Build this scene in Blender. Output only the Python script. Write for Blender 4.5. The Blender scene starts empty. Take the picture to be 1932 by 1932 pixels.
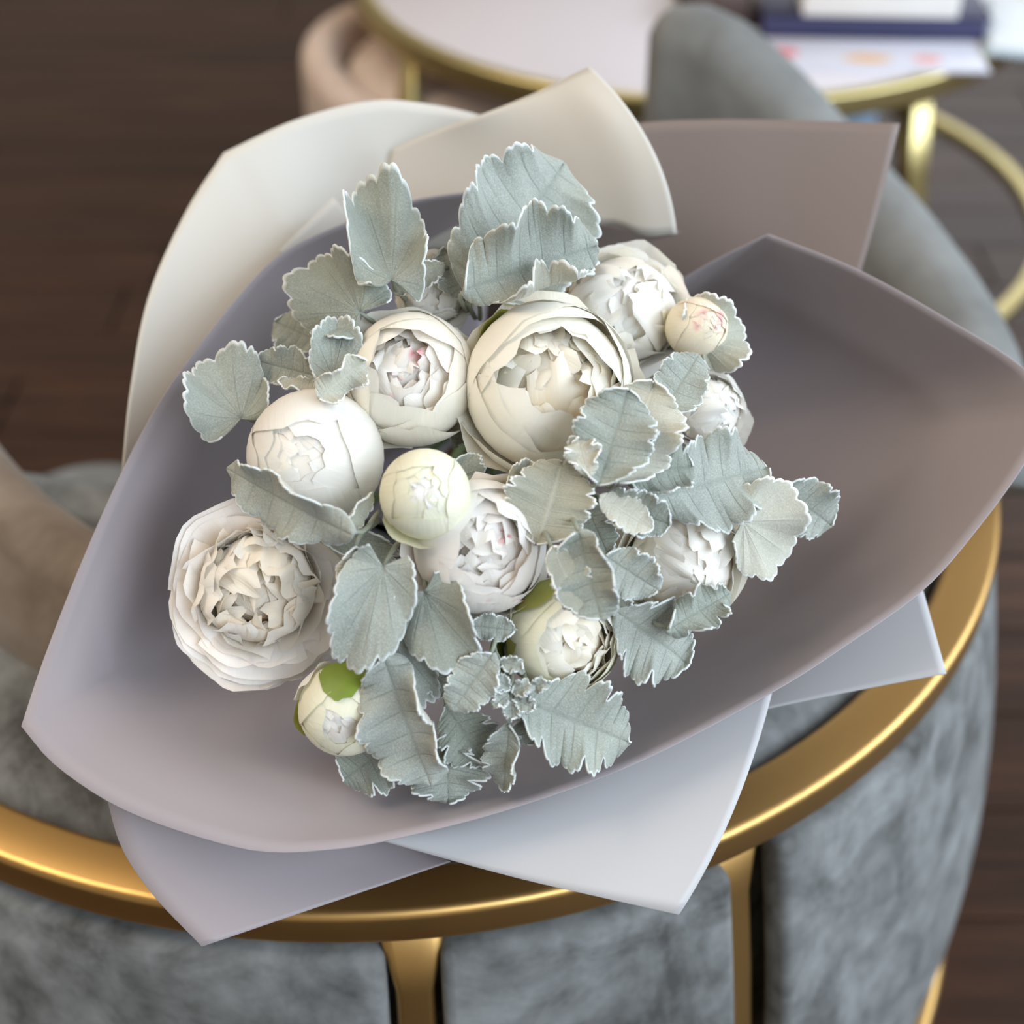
import bpy, bmesh, math, random
from mathutils import Vector, Matrix, noise
sc = bpy.context.scene
col = sc.collection
PI = math.pi
R = math.radians

# ------------------------------------------------------------------ camera
FPX = 2800.0
PITCH = R(38)
CAM = Vector((0, 0, 1.0466))
FW = Vector((0, math.cos(PITCH), -math.sin(PITCH)))
UP = Vector((0, math.sin(PITCH), math.cos(PITCH)))
RT = Vector((1, 0, 0))
cam = bpy.data.cameras.new('camera')
cam.sensor_width = 36
cam.lens = FPX / 1932 * 36
cam.clip_start = 0.02
cam.dof.use_dof = True
cam.dof.focus_distance = 0.67
cam.dof.aperture_fstop = 4.2
co = bpy.data.objects.new('camera', cam)
co.location = CAM
co.rotation_euler = (PI / 2 - PITCH, 0, 0)
col.objects.link(co)
sc.camera = co

# ------------------------------------------------------------------ light
w = bpy.data.worlds.new('room_light')
sc.world = w
w.use_nodes = True
w.node_tree.nodes['Background'].inputs[0].default_value = (1.0, 0.88, 0.76, 1)
w.node_tree.nodes['Background'].inputs[1].default_value = 0.25


def area(name, loc, target, sx, sy, power, colr):
    l = bpy.data.lights.new(name, 'AREA')
    l.shape = 'RECTANGLE'
    l.size = sx
    l.size_y = sy
    l.energy = power
    l.color = colr
    o = bpy.data.objects.new(name, l)
    o.location = loc
    d = Vector(target) - Vector(loc)
    o.rotation_euler = d.to_track_quat('-Z', 'Y').to_euler()
    col.objects.link(o)
    return o


area('window_light', (1.7, -1.5, 2.2), (0, 0.7, 0.6), 2.4, 1.8, 76, (0.75, 0.87, 1.0))
area('window_light', (2.8, 0.9, 1.9), (0, 0.8, 0.5), 2.6, 1.8, 70, (0.76, 0.88, 1.0))
area('window_light', (1.7, 5.2, 1.9), (0.1, 1.2, 0.4), 3.0, 1.8, 24, (0.84, 0.92, 1.0))
area('ceiling_light', (-1.5, 0.7, 2.6), (0, 0.7, 0.5), 1.6, 1.6, 30, (1.0, 0.84, 0.66))
vs = sc.view_settings
vs.view_transform = 'Standard'
vs.look = 'None'
vs.gamma = 1
vs.use_curve_mapping = False
vs.exposure = 0.42


# ------------------------------------------------------------------ helpers
def P(x, y, d):
    """point of the place seen at (x, y), d metres in front of the camera"""
    return CAM + (FW + RT * ((x - 966) / FPX) + UP * ((966 - y) / FPX)) * d


def onz(x, y, z):
    d = FW + RT * ((x - 966) / FPX) + UP * ((966 - y) / FPX)
    return CAM + d * ((z - CAM.z) / d.z)


def lin(c):
    return tuple((v / 255 / 12.92 if v / 255 <= .04045 else ((v / 255 + .055) / 1.055) ** 2.4) for v in c) + (1,)


def tag(o, label=None, cat=None, group=None, kind=None):
    if label: o['label'] = label
    if cat: o['category'] = cat
    if group: o['group'] = group
    if kind: o['kind'] = kind
    return o


def obj(name, me, mats=None, parent=None, smooth=True):
    o = bpy.data.objects.new(name, me)
    col.objects.link(o)
    for m in (mats if isinstance(mats, (list, tuple)) else [mats]):
        if m and len(me.materials) < (len(mats) if isinstance(mats, (list, tuple)) else 1):
            me.materials.append(m)
    if smooth and len(me.polygons):
        me.polygons.foreach_set('use_smooth', [True] * len(me.polygons))
    if parent:
        o.parent = parent
        o.matrix_parent_inverse = Matrix.Identity(4)
    return o


def empty(name, loc=(0, 0, 0)):
    o = bpy.data.objects.new(name, None)
    o.empty_display_size = .02
    o.location = loc
    col.objects.link(o)
    return o


def mesh(name, vs_, fs, uvs=None):
    me = bpy.data.meshes.new(name)
    me.from_pydata([tuple(v) for v in vs_], [], fs)
    if uvs:
        l = me.uv_layers.new(name='UVMap')
        for lp in me.loops:
            l.data[lp.index].uv = uvs[lp.vertex_index]
    me.update()
    return me


def grid_faces(nu, nv):
    f = []
    for j in range(nv - 1):
        for i in range(nu - 1):
            a = j * nu + i
            f.append((a, a + 1, a + 1 + nu, a + nu))
    return f


def catmull(pts, n):
    """smooth run through pts, n samples, uniform by length"""
    pts = [Vector(p) for p in pts]
    if len(pts) == 2:
        return [pts[0].lerp(pts[1], i / (n - 1)) for i in range(n)]
    ext = [pts[0] * 2 - pts[1]] + pts + [pts[-1] * 2 - pts[-2]]
    dense = []
    for k in range(1, len(ext) - 2):
        p0, p1, p2, p3 = ext[k - 1:k + 3]
        for i in range(24):
            t = i / 24
            dense.append(.5 * ((2 * p1) + (p2 - p0) * t + (2 * p0 - 5 * p1 + 4 * p2 - p3) * t * t + (3 * p1 - p0 - 3 * p2 + p3) * t ** 3))
    dense.append(pts[-1])
    L = [0]
    for a, b in zip(dense, dense[1:]):
        L.append(L[-1] + (b - a).length)
    out = []
    j = 0
    for i in range(n):
        s = L[-1] * i / (n - 1)
        while j < len(L) - 2 and L[j + 1] < s:
            j += 1
        t = (s - L[j]) / max(1e-9, L[j + 1] - L[j])
        out.append(dense[j].lerp(dense[j + 1], min(1, t)))
    return out


def curve_pts(runs, per):
    """several smooth runs joined at sharp corners; per = samples of each run"""
    out = []
    for r_, n in zip(runs, per):
        c = catmull(r_, n)
        out += c if not out else c[1:]
    return out


def tube_mesh(name, pts, rad, seg=10, closed=False):
    pts = [Vector(p) for p in pts]
    n = len(pts)
    rads = rad if isinstance(rad, (list, tuple)) else [rad] * n
    vs_, fs = [], []
    up = Vector((.13, .21, .97)).normalized()
    for i, p in enumerate(pts):
        if closed:
            t = pts[(i + 1) % n] - pts[i - 1]
        else:
            t = pts[min(i + 1, n - 1)] - pts[max(i - 1, 0)]
        t.normalize()
        a = t.cross(up).normalized()
        b = t.cross(a)
        for k in range(seg):
            an = 2 * PI * k / seg
            vs_.append(p + (a * math.cos(an) + b * math.sin(an)) * rads[i])
    m = n if closed else n - 1
    for i in range(m):
        for k in range(seg):
            fs.append((i * seg + k, i * seg + (k + 1) % seg, ((i + 1) % n) * seg + (k + 1) % seg, ((i + 1) % n) * seg + k))
    if not closed:
        fs.append(tuple(range(seg))[::-1])
        fs.append(tuple((n - 1) * seg + k for k in range(seg)))
    return mesh(name, vs_, fs)


def sweep_mesh(name, frames, prof, closed=False):
    """frames: list of (origin, x, y); prof: closed list of (x, y)"""
    vs_, fs = [], []
    m = len(prof)
    for (o, x, y) in frames:
        for (a, b) in prof:
            vs_.append(o + x * a + y * b)
    n = len(frames)
    for i in range(n if closed else n - 1):
        for k in range(m):
            fs.append((i * m + k, i * m + (k + 1) % m, ((i + 1) % n) * m + (k + 1) % m, ((i + 1) % n) * m + k))
    if not closed:
        fs.append(tuple(range(m))[::-1])
        fs.append(tuple((n - 1) * m + k for k in range(m)))
    me = mesh(name, vs_, fs)
    bm = bmesh.new()
    bm.from_mesh(me)
    bmesh.ops.recalc_face_normals(bm, faces=bm.faces)
    bm.to_mesh(me)
    bm.free()
    return me


def round_rect(w_, h, r, n=4):
    """profile centred at the origin"""
    out = []
    for cx, cy, a0 in ((w_ / 2 - r, h / 2 - r, 0), (-w_ / 2 + r, h / 2 - r, 90), (-w_ / 2 + r, -h / 2 + r, 180), (w_ / 2 - r, -h / 2 + r, 270)):
        for i in range(n + 1):
            a = R(a0 + 90 * i / n)
            out.append((cx + r * math.cos(a), cy + r * math.sin(a)))
    return out


def box_mesh(name, sx, sy, sz, bev=.002, loc=(0, 0, 0)):
    bm = bmesh.new()
    bmesh.ops.create_cube(bm, size=1)
    bmesh.ops.scale(bm, vec=(sx, sy, sz), verts=bm.verts)
    if bev:
        bmesh.ops.bevel(bm, geom=bm.edges[:], offset=bev, segments=2, affect='EDGES', profile=.5)
    bmesh.ops.translate(bm, vec=loc, verts=bm.verts)
    me = bpy.data.meshes.new(name)
    bm.to_mesh(me)
    bm.free()
    return me


def solidify(o, t, rim_mat=0, mat_off=0, offset=0.0):
    m = o.modifiers.new('thickness', 'SOLIDIFY')
    m.thickness = t
    m.offset = offset
    m.material_offset = mat_off
    m.material_offset_rim = rim_mat
    return o


# ------------------------------------------------------------------ materials
class Mat:
    def __init__(s, name):
        s.m = bpy.data.materials.new(name)
        s.m.use_nodes = True
        s.t = s.m.node_tree
        s.b = s.t.nodes['Principled BSDF']
        s.out = s.t.nodes['Material Output']

    def n(s, typ, **kw):
        nd = s.t.nodes.new(typ)
        for k, v in kw.items():
            if k in nd.inputs.keys():
                nd.inputs[k].default_value = v
            else:
                setattr(nd, k, v)
        return nd

    def l(s, a, b):
        s.t.links.new(a, b)

    def math(s, op, a, b=None, clamp=False):
        nd = s.t.nodes.new('ShaderNodeMath')
        nd.operation = op
        nd.use_clamp = clamp
        for i, v in enumerate((a, b)):
            if v is None: continue
            if isinstance(v, (int, float)):
                nd.inputs[i].default_value = v
            else:
                s.l(v, nd.inputs[i])
        return nd.outputs[0]

    def mix(s, fac, a, b, blend='MIX'):
        nd = s.t.nodes.new('ShaderNodeMix')
        nd.data_type = 'RGBA'
        nd.blend_type = blend
        for i, v in ((0, fac), (6, a), (7, b)):
            if isinstance(v, (int, float, tuple)):
                nd.inputs[i].default_value = v
            else:
                s.l(v, nd.inputs[i])
        return nd.outputs[2]

    def ramp(s, fac, stops):
        nd = s.t.nodes.new('ShaderNodeValToRGB')
        e = nd.color_ramp.elements
        while len(e) < len(stops):
            e.new(.5)
        for k, (p, c) in enumerate(stops):
            e[k].position = p
            e[k].color = c
        s.l(fac, nd.inputs[0])
        return nd.outputs[0]

    def noise(s, vec, scale, detail=3, rough=.5, dist=0.0):
        nd = s.n('ShaderNodeTexNoise', Scale=scale, Detail=detail, Roughness=rough, Distortion=dist)
        if vec is not None:
            s.l(vec, nd.inputs['Vector'])
        return nd.outputs[0]

    def bump(s, h, strength, dist=.001):
        nd = s.n('ShaderNodeBump', Strength=strength, Distance=dist)
        s.l(h, nd.inputs['Height'])
        s.l(nd.outputs[0], s.b.inputs['Normal'])
        return nd.outputs[0]

    def set(s, **kw):
        for k, v in kw.items():
            s.b.inputs[k.replace('_', ' ')].default_value = v


def mat_paper(name, rgb, rough=.5):
    M = Mat(name)
    tc = M.n('ShaderNodeTexCoord')
    nz = M.noise(tc.outputs['Object'], 900, 2)
    n2 = M.noise(tc.outputs['Object'], 6, 2)
    c = lin(rgb)
    c2 = tuple(v * .95 for v in c[:3]) + (1,)
    M.l(M.mix(n2, c, c2), M.b.inputs['Base Color'])
    M.set(Roughness=rough)
    M.b.inputs['Specular IOR Level'].default_value = .35
    M.b.inputs['Sheen Weight'].default_value = .12
    M.bump(nz, .06, .0004)
    return M.m


def mat_petal(name, base, tip, pink=0.0, green=0.0):
    M = Mat(name)
    uv = M.n('ShaderNodeUVMap', uv_map='UVMap')
    sep = M.n('ShaderNodeSeparateXYZ')
    M.l(uv.outputs[0], sep.inputs[0])
    u, v = sep.outputs[0], sep.outputs[1]
    c = M.ramp(v, [(.15, lin(base)), (.8, lin(tip))])
    tc = M.n('ShaderNodeTexCoord')
    if green:
        mp = M.n('ShaderNodeMapping')
        mp.inputs['Scale'].default_value = (9, 1.6, 1)
        M.l(uv.outputs[0], mp.inputs[0])
        g = M.noise(mp.outputs[0], 2.2, 3)
        gf = M.math('MULTIPLY', M.ramp(g, [(.42, (0, 0, 0, 1)), (.75, (1, 1, 1, 1))]), green)
        gf = M.math('MULTIPLY', gf, M.ramp(v, [(.35, (1, 1, 1, 1)), (.95, (.15, .15, .15, 1))]))
        c = M.mix(gf, c, lin((205, 212, 140)))
    if pink:
        g = M.noise(tc.outputs['Object'], 60, 2)
        e = M.ramp(v, [(.90, (0, 0, 0, 1)), (.985, (1, 1, 1, 1))])
        f = M.math('MULTIPLY', M.ramp(g, [(.50, (0, 0, 0, 1)), (.62, (1, 1, 1, 1))]), e)
        f = M.math('MULTIPLY', f, pink)
        c = M.mix(f, c, lin((214, 84, 122)))
    # fine veins along the petal
    wv = M.n('ShaderNodeTexNoise', Scale=1.0, Detail=3)
    mp = M.n('ShaderNodeMapping')
    mp.inputs['Scale'].default_value = (26, 2.5, 1)
    M.l(uv.outputs[0], mp.inputs[0])
    M.l(mp.outputs[0], wv.inputs['Vector'])
    nb = M.bump(wv.outputs[0], .25, .0012)
    M.l(c, M.b.inputs['Base Color'])
    M.set(Roughness=.52)
    M.b.inputs['Subsurface Weight'].default_value = .3
    M.b.inputs['Subsurface Radius'].default_value = (1, .75, .5)
    M.b.inputs['Subsurface Scale'].default_value = .005
    M.b.inputs['Specular IOR Level'].default_value = .3
    M.b.inputs['Sheen Weight'].default_value = .15
    tr = M.n('ShaderNodeBsdfTranslucent')
    M.l(c, tr.inputs[0])
    M.l(nb, tr.inputs['Normal'])
    mx = M.n('ShaderNodeMixShader', Fac=.18)
    M.l(M.b.outputs[0], mx.inputs[1])
    M.l(tr.outputs[0], mx.inputs[2])
    M.l(mx.outputs[0], M.out.inputs[0])
    return M.m


def mat_leaf(name, rgb, vein, rim, under=False):
    M = Mat(name)
    uv = M.n('ShaderNodeUVMap', uv_map='UVMap')
    sep = M.n('ShaderNodeSeparateXYZ')
    M.l(uv.outputs[0], sep.inputs[0])
    t, y = sep.outputs[0], sep.outputs[1]
    at = M.math('ABSOLUTE', M.math('MULTIPLY', M.math('SUBTRACT', t, .5), 2))
    # side veins follow the rows of the blade
    fr = M.math('FRACT', M.math('MULTIPLY', y, 5.0))
    dv = M.math('ABSOLUTE', M.math('SUBTRACT', fr, .5))
    side = M.ramp(dv, [(.0, (1, 1, 1, 1)), (.06, (0, 0, 0, 1))])
    side = M.math('MULTIPLY', side, M.ramp(at, [(.55, (1, 1, 1, 1)), (.95, (0, 0, 0, 1))]))
    mid = M.ramp(at, [(.0, (1, 1, 1, 1)), (.09, (0, 0, 0, 1))])
    ve = M.math('MAXIMUM', side, mid)
    tc = M.n('ShaderNodeTexCoord')
    fuzz = M.noise(tc.outputs['Object'], 1500, 3, .7)
    big = M.noise(tc.outputs['Object'], 55, 3)
    net = M.n('ShaderNodeTexVoronoi', Scale=260, feature='DISTANCE_TO_EDGE')
    M.l(tc.outputs['Object'], net.inputs['Vector'])
    nd = M.ramp(net.outputs['Distance'], [(.0, (1, 1, 1, 1)), (.18, (0, 0, 0, 1))])
    c0 = lin(rgb)
    c1 = tuple(v * .80 for v in c0[:3]) + (1,)
    c = M.mix(M.ramp(big, [(.3, (0, 0, 0, 1)), (.7, (1, 1, 1, 1))]), c0, c1)
    c = M.mix(M.math('MULTIPLY', M.ramp(fuzz, [(.45, (0, 0, 0, 1)), (.7, (1, 1, 1, 1))]), .28), c, lin((232, 236, 234)))
    oi = M.n('ShaderNodeObjectInfo')
    c = M.mix(1.0, c, M.ramp(oi.outputs['Random'], [(0, (.70, .72, .69, 1)), (1, (1.04, 1.05, 1.07, 1))]), 'MULTIPLY')
    c = M.mix(M.math('MULTIPLY', ve, .38), c, lin(vein))
    edge = M.ramp(at, [(.945, (0, 0, 0, 1)), (.99, (1, 1, 1, 1))])
    c = M.mix(edge, c, lin(rim))
    M.l(c, M.b.inputs['Base Color'])
    h = M.math('ADD', M.math('MULTIPLY', ve, 1.0 if under else -1.0), M.math('MULTIPLY', nd, .20 if under else -.25))
    h = M.math('ADD', h, M.math('MULTIPLY', fuzz, .25))
    nb = M.bump(h, .5, .0006)
    M.set(Roughness=.8)
    M.b.inputs['Specular IOR Level'].default_value = .15
    M.b.inputs['Sheen Weight'].default_value = .35
    M.b.inputs['Sheen Roughness'].default_value = .4
    return M.m


def mat_velvet(name, dark, light, scale=14):
    M = Mat(name)
    tc = M.n('ShaderNodeTexCoord')
    a = M.noise(tc.outputs['Object'], scale, 4, .6, .8)
    b = M.noise(tc.outputs['Object'], scale * 3.3, 3, .6)
    f = M.math('ADD', M.math('MULTIPLY', a, .7), M.math('MULTIPLY', b, .3))
    c = M.ramp(f, [(.36, lin(dark)), (.66, lin(light))])
    M.l(c, M.b.inputs['Base Color'])
    M.set(Roughness=.85)
    M.b.inputs['Specular IOR Level'].default_value = .2
    M.b.inputs['Sheen Weight'].default_value = .25
    M.b.inputs['Sheen Roughness'].default_value = .35
    M.b.inputs['Sheen Tint'].default_value = lin((215, 225, 232))
    nz = M.noise(tc.outputs['Object'], 700, 2)
    M.bump(nz, .2, .0006)
    return M.m


def mat_gold(name, rgb, rough=.40):
    M = Mat(name)
    tc = M.n('ShaderNodeTexCoord')
    a = M.noise(tc.outputs['Object'], 30, 3)
    c = lin(rgb)
    M.l(M.mix(a, c, tuple(v * .82 for v in c[:3]) + (1,)), M.b.inputs['Base Color'])
    M.set(Metallic=1.0)
    M.l(M.math('ADD', M.math('MULTIPLY', a, .12), rough - .06), M.b.inputs['Roughness'])
    return M.m


def mat_plain(name, rgb, rough=.5, var=.08, scale=20):
    M = Mat(name)
    tc = M.n('ShaderNodeTexCoord')
    a = M.noise(tc.outputs['Object'], scale, 3)
    c = lin(rgb)
    M.l(M.mix(a, c, tuple(v * (1 - var) for v in c[:3]) + (1,)), M.b.inputs['Base Color'])
    M.set(Roughness=rough)
    return M.m


def mat_wood():
    M = Mat('dark_wood')
    tc = M.n('ShaderNodeTexCoord')
    oi = M.n('ShaderNodeObjectInfo')
    mp = M.n('ShaderNodeMapping')
    mp.inputs['Scale'].default_value = (1.2, 22, 1)
    ad = M.n('ShaderNodeVectorMath', operation='ADD')
    M.l(tc.outputs['Object'], ad.inputs[0])
    M.l(oi.outputs['Location'], ad.inputs[1])
    M.l(ad.outputs[0], mp.inputs[0])
    g = M.noise(mp.outputs[0], 2.4, 5, .6, .6)
    c = M.ramp(g, [(.25, lin((34, 20, 13))), (.55, lin((62, 39, 26))), (.8, lin((92, 62, 43)))])
    v = M.ramp(oi.outputs['Random'], [(0, (.72, .72, .72, 1)), (1, (1.12, 1.1, 1.08, 1))])
    c = M.mix(1.0, c, v, 'MULTIPLY')
    M.l(c, M.b.inputs['Base Color'])
    M.set(Roughness=.40)
    M.b.inputs['Specular IOR Level'].default_value = .32
    M.bump(g, .25, .002)
    return M.m


PAPER = mat_paper('lavender_grey_paper', (159, 151, 155))
PAPER2 = mat_paper('taupe_paper', (128, 115, 109))
IVORY = mat_paper('ivory_paper', (206, 203, 195))
PALE = mat_paper('pale_grey_paper', (186, 185, 186))
LEAF = mat_leaf('silver_leaf', (161, 166, 156), (124, 133, 124), (214, 220, 218))
UNDER = mat_leaf('leaf_underside', (188, 186, 170), (206, 205, 190), (234, 236, 232), True)
PETI = mat_plain('petiole_grey', (150, 156, 142), .8, .2, 90)
GREEN = mat_plain('sepal_green', (128, 150, 52), .55, .4, 90)
STEM = mat_plain('stem_green', (92, 112, 62), .6, .3, 90)
SEPAL2 = mat_plain('yellow_green_sepal', (176, 178, 84), .55, .4, 80)
VELVET = mat_velvet('grey_velvet', (76, 76, 74), (144, 147, 147))
VELVET_L = mat_velvet('light_grey_velvet', (102, 104, 103), (140, 143, 143), 6)
TAUPE = mat_velvet('taupe_velvet', (186, 164, 150), (216, 198, 184), 8)
ARMV = mat_velvet('taupe_grey_velvet', (116, 104, 94), (156, 144, 132), 8)
GOLD = mat_gold('brushed_gold', (206, 166, 104))
GOLD_P = mat_gold('pale_gold', (214, 198, 140), .35)
WOOD = mat_wood()
MARBLE = mat_plain('white_marble', (208, 204, 210), .25, .04, 5)

# ------------------------------------------------------------------ floor
floor = obj('floor', box_mesh('floor', 7.0, 6.0, .04, 0, (0, 2.2, -.036)), mat_plain('plank_joint', (28, 21, 17), .8))
tag(floor, 'dark brown wooden plank floor', None, kind='structure')
random.seed(5)
pm = box_mesh('plank', 1.196, .117, .02, .002)
pm.materials.append(WOOD)
for j in range(30):
    y = .12 + j * .12
    off = random.uniform(0, 1.2)
    for i in range(-3, 4):
        x = i * 1.2 + off - .6
        d = y * math.cos(PITCH) + CAM.z * math.sin(PITCH)
        if abs(x) - .6 > d * .75 + .3:
            continue
        o = bpy.data.objects.new('plank', pm)
        o.location = (x, y, -.0105)
        col.objects.link(o)
        o.parent = floor

# ------------------------------------------------------------------ tub chair
CX, CY, ZS = -.0883, .8648, .45


def cyl(a, r, z):
    return Vector((CX + r * math.cos(R(a)), CY + r * math.sin(R(a)), z))


chair = empty('tub_chair', (CX, CY, 0))
tag(chair, 'grey velvet tub chair with a gold seat rim carrying the bouquet', 'chair')
chi = Matrix.Translation(Vector((-CX, -CY, 0)))


def part(name, me, mats, parent=None, smooth=True):
    me.transform(chi)
    return obj(name, me, mats, parent or chair, smooth)


def ring_frames(a0, a1, n, r, z, tilt=None):
    fr = []
    for i in range(n):
        a = a0 + (a1 - a0) * i / (n - 1)
        fr.append((cyl(a, r, z), Vector((math.cos(R(a)), math.sin(R(a)), 0)), Vector((0, 0, 1))))
    return fr


RIM0, RIM1 = -176, 60
part('seat_rim', sweep_mesh('seat_rim', ring_frames(RIM0, RIM1, 110, .405, ZS - .011), round_rect(.031, .024, .005)), GOLD)
# seat: a padded slab bounded by the rim and by the backrests
arc = [cyl(RIM0 + (RIM1 - RIM0) * i / 90, .388, 0) for i in range(91)]
back_line = catmull([(.13, 1.20, 0), (.02, .96, 0), (-.06, .78, 0), (-.14, .685, 0), (-.20, .675, 0), (-.30, .735, 0), (-.40, .81, 0), (-.472, .838, 0)], 40)
outl = arc + back_line[1:-1]
cen = Vector((.03, .72, 0))
lv = [(1.0, .07), (1.0, .425), (.985, .440), (.95, .447), (.85, .451), (.6, .454), (.3, .455), (.02, .455)]
vs_, fs = [], []
m = len(outl)
for (s_, z) in lv:
    for p in outl:
        q = cen.lerp(Vector((p.x, p.y, 0)), s_)
        vs_.append((q.x, q.y, z))
for j in range(len(lv) - 1):
    for i in range(m):
        fs.append((j * m + i, j * m + (i + 1) % m, (j + 1) * m + (i + 1) % m, (j + 1) * m + i))
fs.append(tuple(range((len(lv) - 1) * m, len(lv) * m)))
part('seat_cushion', mesh('seat_cushion', vs_, fs), VELVET)


def shell_r(z):
    t = (.43 - z) / .40
    return .420 + .036 * math.sin(PI * max(0, min(1, t * .75)))


def base_panel(a0, a1):
    n, prof = 26, []
    fr = []
    for i in range(n):
        a = a0 + (a1 - a0) * i / (n - 1)
        e = Vector((math.cos(R(a)), math.sin(R(a)), 0))
        fr.append((cyl(a, 0, 0), e, Vector((0, 0, 1))))
    out = []
    for k in range(14):
        t = k / 13
        z = .418 - .34 * t
        r = shell_r(z)
        out.append((r, z))
    inn = [(r - .022, z) for r, z in out[::-1]]
    pr = out + inn
    me = sweep_mesh('base_panel', fr, pr)
    o = part('base_panel', me, VELVET)
    b = o.modifiers.new('soft', 'BEVEL')
    b.width = .006
    b.segments = 3
    b.limit_method = 'ANGLE'
    b.angle_limit = R(50)


for a0, a1 in ((-82.8, -61.0), (-56.6, -14), (-140, -86.6), (-10, 30), (-176, -144)):
    base_panel(a0, a1)


def post(a, r):
    e = Vector((math.cos(R(a)), math.sin(R(a)), 0))
    t = Vector((-e.y, e.x, 0))
    fr = []
    for k in range(9):
        z = .44 - .425 * k / 8
        wd = 1 + .9 * max(0, (z - .405) / .035) ** 2
        fr.append((cyl(a, r - .420 + shell_r(min(z, .43)), z), t * wd, e))
    part('post', sweep_mesh('post', fr, round_rect(.020, .016, .004)), GOLD)


for a, r in ((-84.7, .405), (-59.7, .400), (-57.8, .375), (-12, .396), (32, .396), (-142, .396)):
    post(a, r)
part('base_ring', sweep_mesh('base_ring', ring_frames(RIM0, RIM1, 110, .447, .0165), round_rect(.026, .030, .006)), GOLD)

# right wing of the backrest: a padded shell that rises towards its end
WING = [(-9, .452), (-2, .498), (4, .510), (10, .518), (18, .530), (28, .550), (36, .572), (44, .602), (50, .622), (55, .628), (59, .620), (60.6, .60)]


def interp(tab, a):
    for (a0, z0), (a1, z1) in zip(tab, tab[1:]):
        if a <= a1:
            return z0 + (z1 - z0) * (a - a0) / (a1 - a0)
    return tab[-1][1]


fr, n = [], 60
vs_, fs = [], []
K = 20
for i in range(n):
    a = -9 + 69.6 * i / (n - 1)
    zt = interp(WING, a)
    e = max(0, min(1, (60.6 - a) / 4.0))
    th = .020 + .012 * math.sqrt(max(0, 1 - (1 - e) ** 2))
    th *= max(.25, math.sqrt(max(0, 1 - (1 - e) ** 2)))
    ctr = .418
    for k in range(K):
        if k < 4:
            s_ = k / 4
            q = (ctr + th, .44 + (zt - th - .44) * s_)
        elif k < 16:
            an = PI * (k - 4) / 11
            q = (ctr + th * math.cos(an), max(.44, zt - th) + th * math.sin(an))
        else:
            s_ = (k - 15) / 4
            q = (ctr - th, zt - th + (.44 - zt + th) * s_)
        vs_.append(cyl(a, q[0], max(.436, q[1])))
for i in range(n - 1):
    for k in range(K):
        fs.append((i * K + k, (i + 1) * K + k, (i + 1) * K + (k + 1) % K, i * K + (k + 1) % K))
fs.append(tuple(range(K)))
fs.append(tuple((n - 1) * K + k for k in range(K))[::-1])
part('backrest', mesh('backrest', vs_, fs), VELVET_L)

# left arm: a low padded roll across the seat's other side
arm_top = catmull([(-.47, .88, .50), (-.40, .81, .515), (-.335, .725, .515), (-.285, .672, .513), (-.235, .636, .512), (-.18, .625, .510), (-.13, .645, .50), (-.08, .70, .48)], 40)
vs_, fs = [], []
K = 16
for i, p in enumerate(arm_top):
    t = (arm_top[min(i + 1, 39)] - arm_top[max(i - 1, 0)]).normalized()
    nn = Vector((t.y, -t.x, 0)).normalized()      # towards the seat front
    e = min(1, i / 4 + .55, (39 - i) / 4 + .4)
    for k in range(K):
        an = PI * k / (K - 5) if k < K - 4 else None
        th = .024 * e
        if an is not None:
            q = p + nn * (th * math.cos(an) - .012) + Vector((0, 0, th * math.sin(an) - th))
        else:
            s_ = (k - (K - 5)) / 4
            side = -th - .012 + s_ * (2 * th + .055)
            q = p + nn * side
            q.z = .44 - .002 * k
        vs_.append(q)
for i in range(39):
    for k in range(K):
        fs.append((i * K + k, i * K + (k + 1) % K, (i + 1) * K + (k + 1) % K, (i + 1) * K + k))
fs.append(tuple(range(K))[::-1])
fs.append(tuple(39 * K + k for k in range(K)))
part('armrest', mesh('armrest', vs_, fs), ARMV)

# ------------------------------------------------------------------ pouf beyond the left arm
def lathe(name, prof, seg=48, loc=(0, 0, 0)):
    vs_, fs = [], []
    m = len(prof)
    for i in range(seg):
        a = 2 * PI * i / seg
        for (r, z) in prof:
            vs_.append((loc[0] + r * math.cos(a), loc[1] + r * math.sin(a), loc[2] + z))
    for i in range(seg):
        for k in range(m - 1):
            fs.append((i * m + k, ((i + 1) % seg) * m + k, ((i + 1) % seg) * m + k + 1, i * m + k + 1))
    return mesh(name, vs_, fs)


pf = empty('pouf', (-.39, 1.07, 0))
tag(pf, 'round grey velvet pouf on the floor beyond the left armrest', 'pouf')
obj('cushion', lathe('cushion', [(.001, .215), (.05, .213), (.085, .203), (.102, .175), (.105, .12), (.10, .04), (.09, .025), (.001, .025)]), VELVET_L, pf)
obj('base_band', lathe('base_band', [(.001, .0), (.095, .0), (.095, .03), (.001, .03)]), GOLD, pf)

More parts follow.
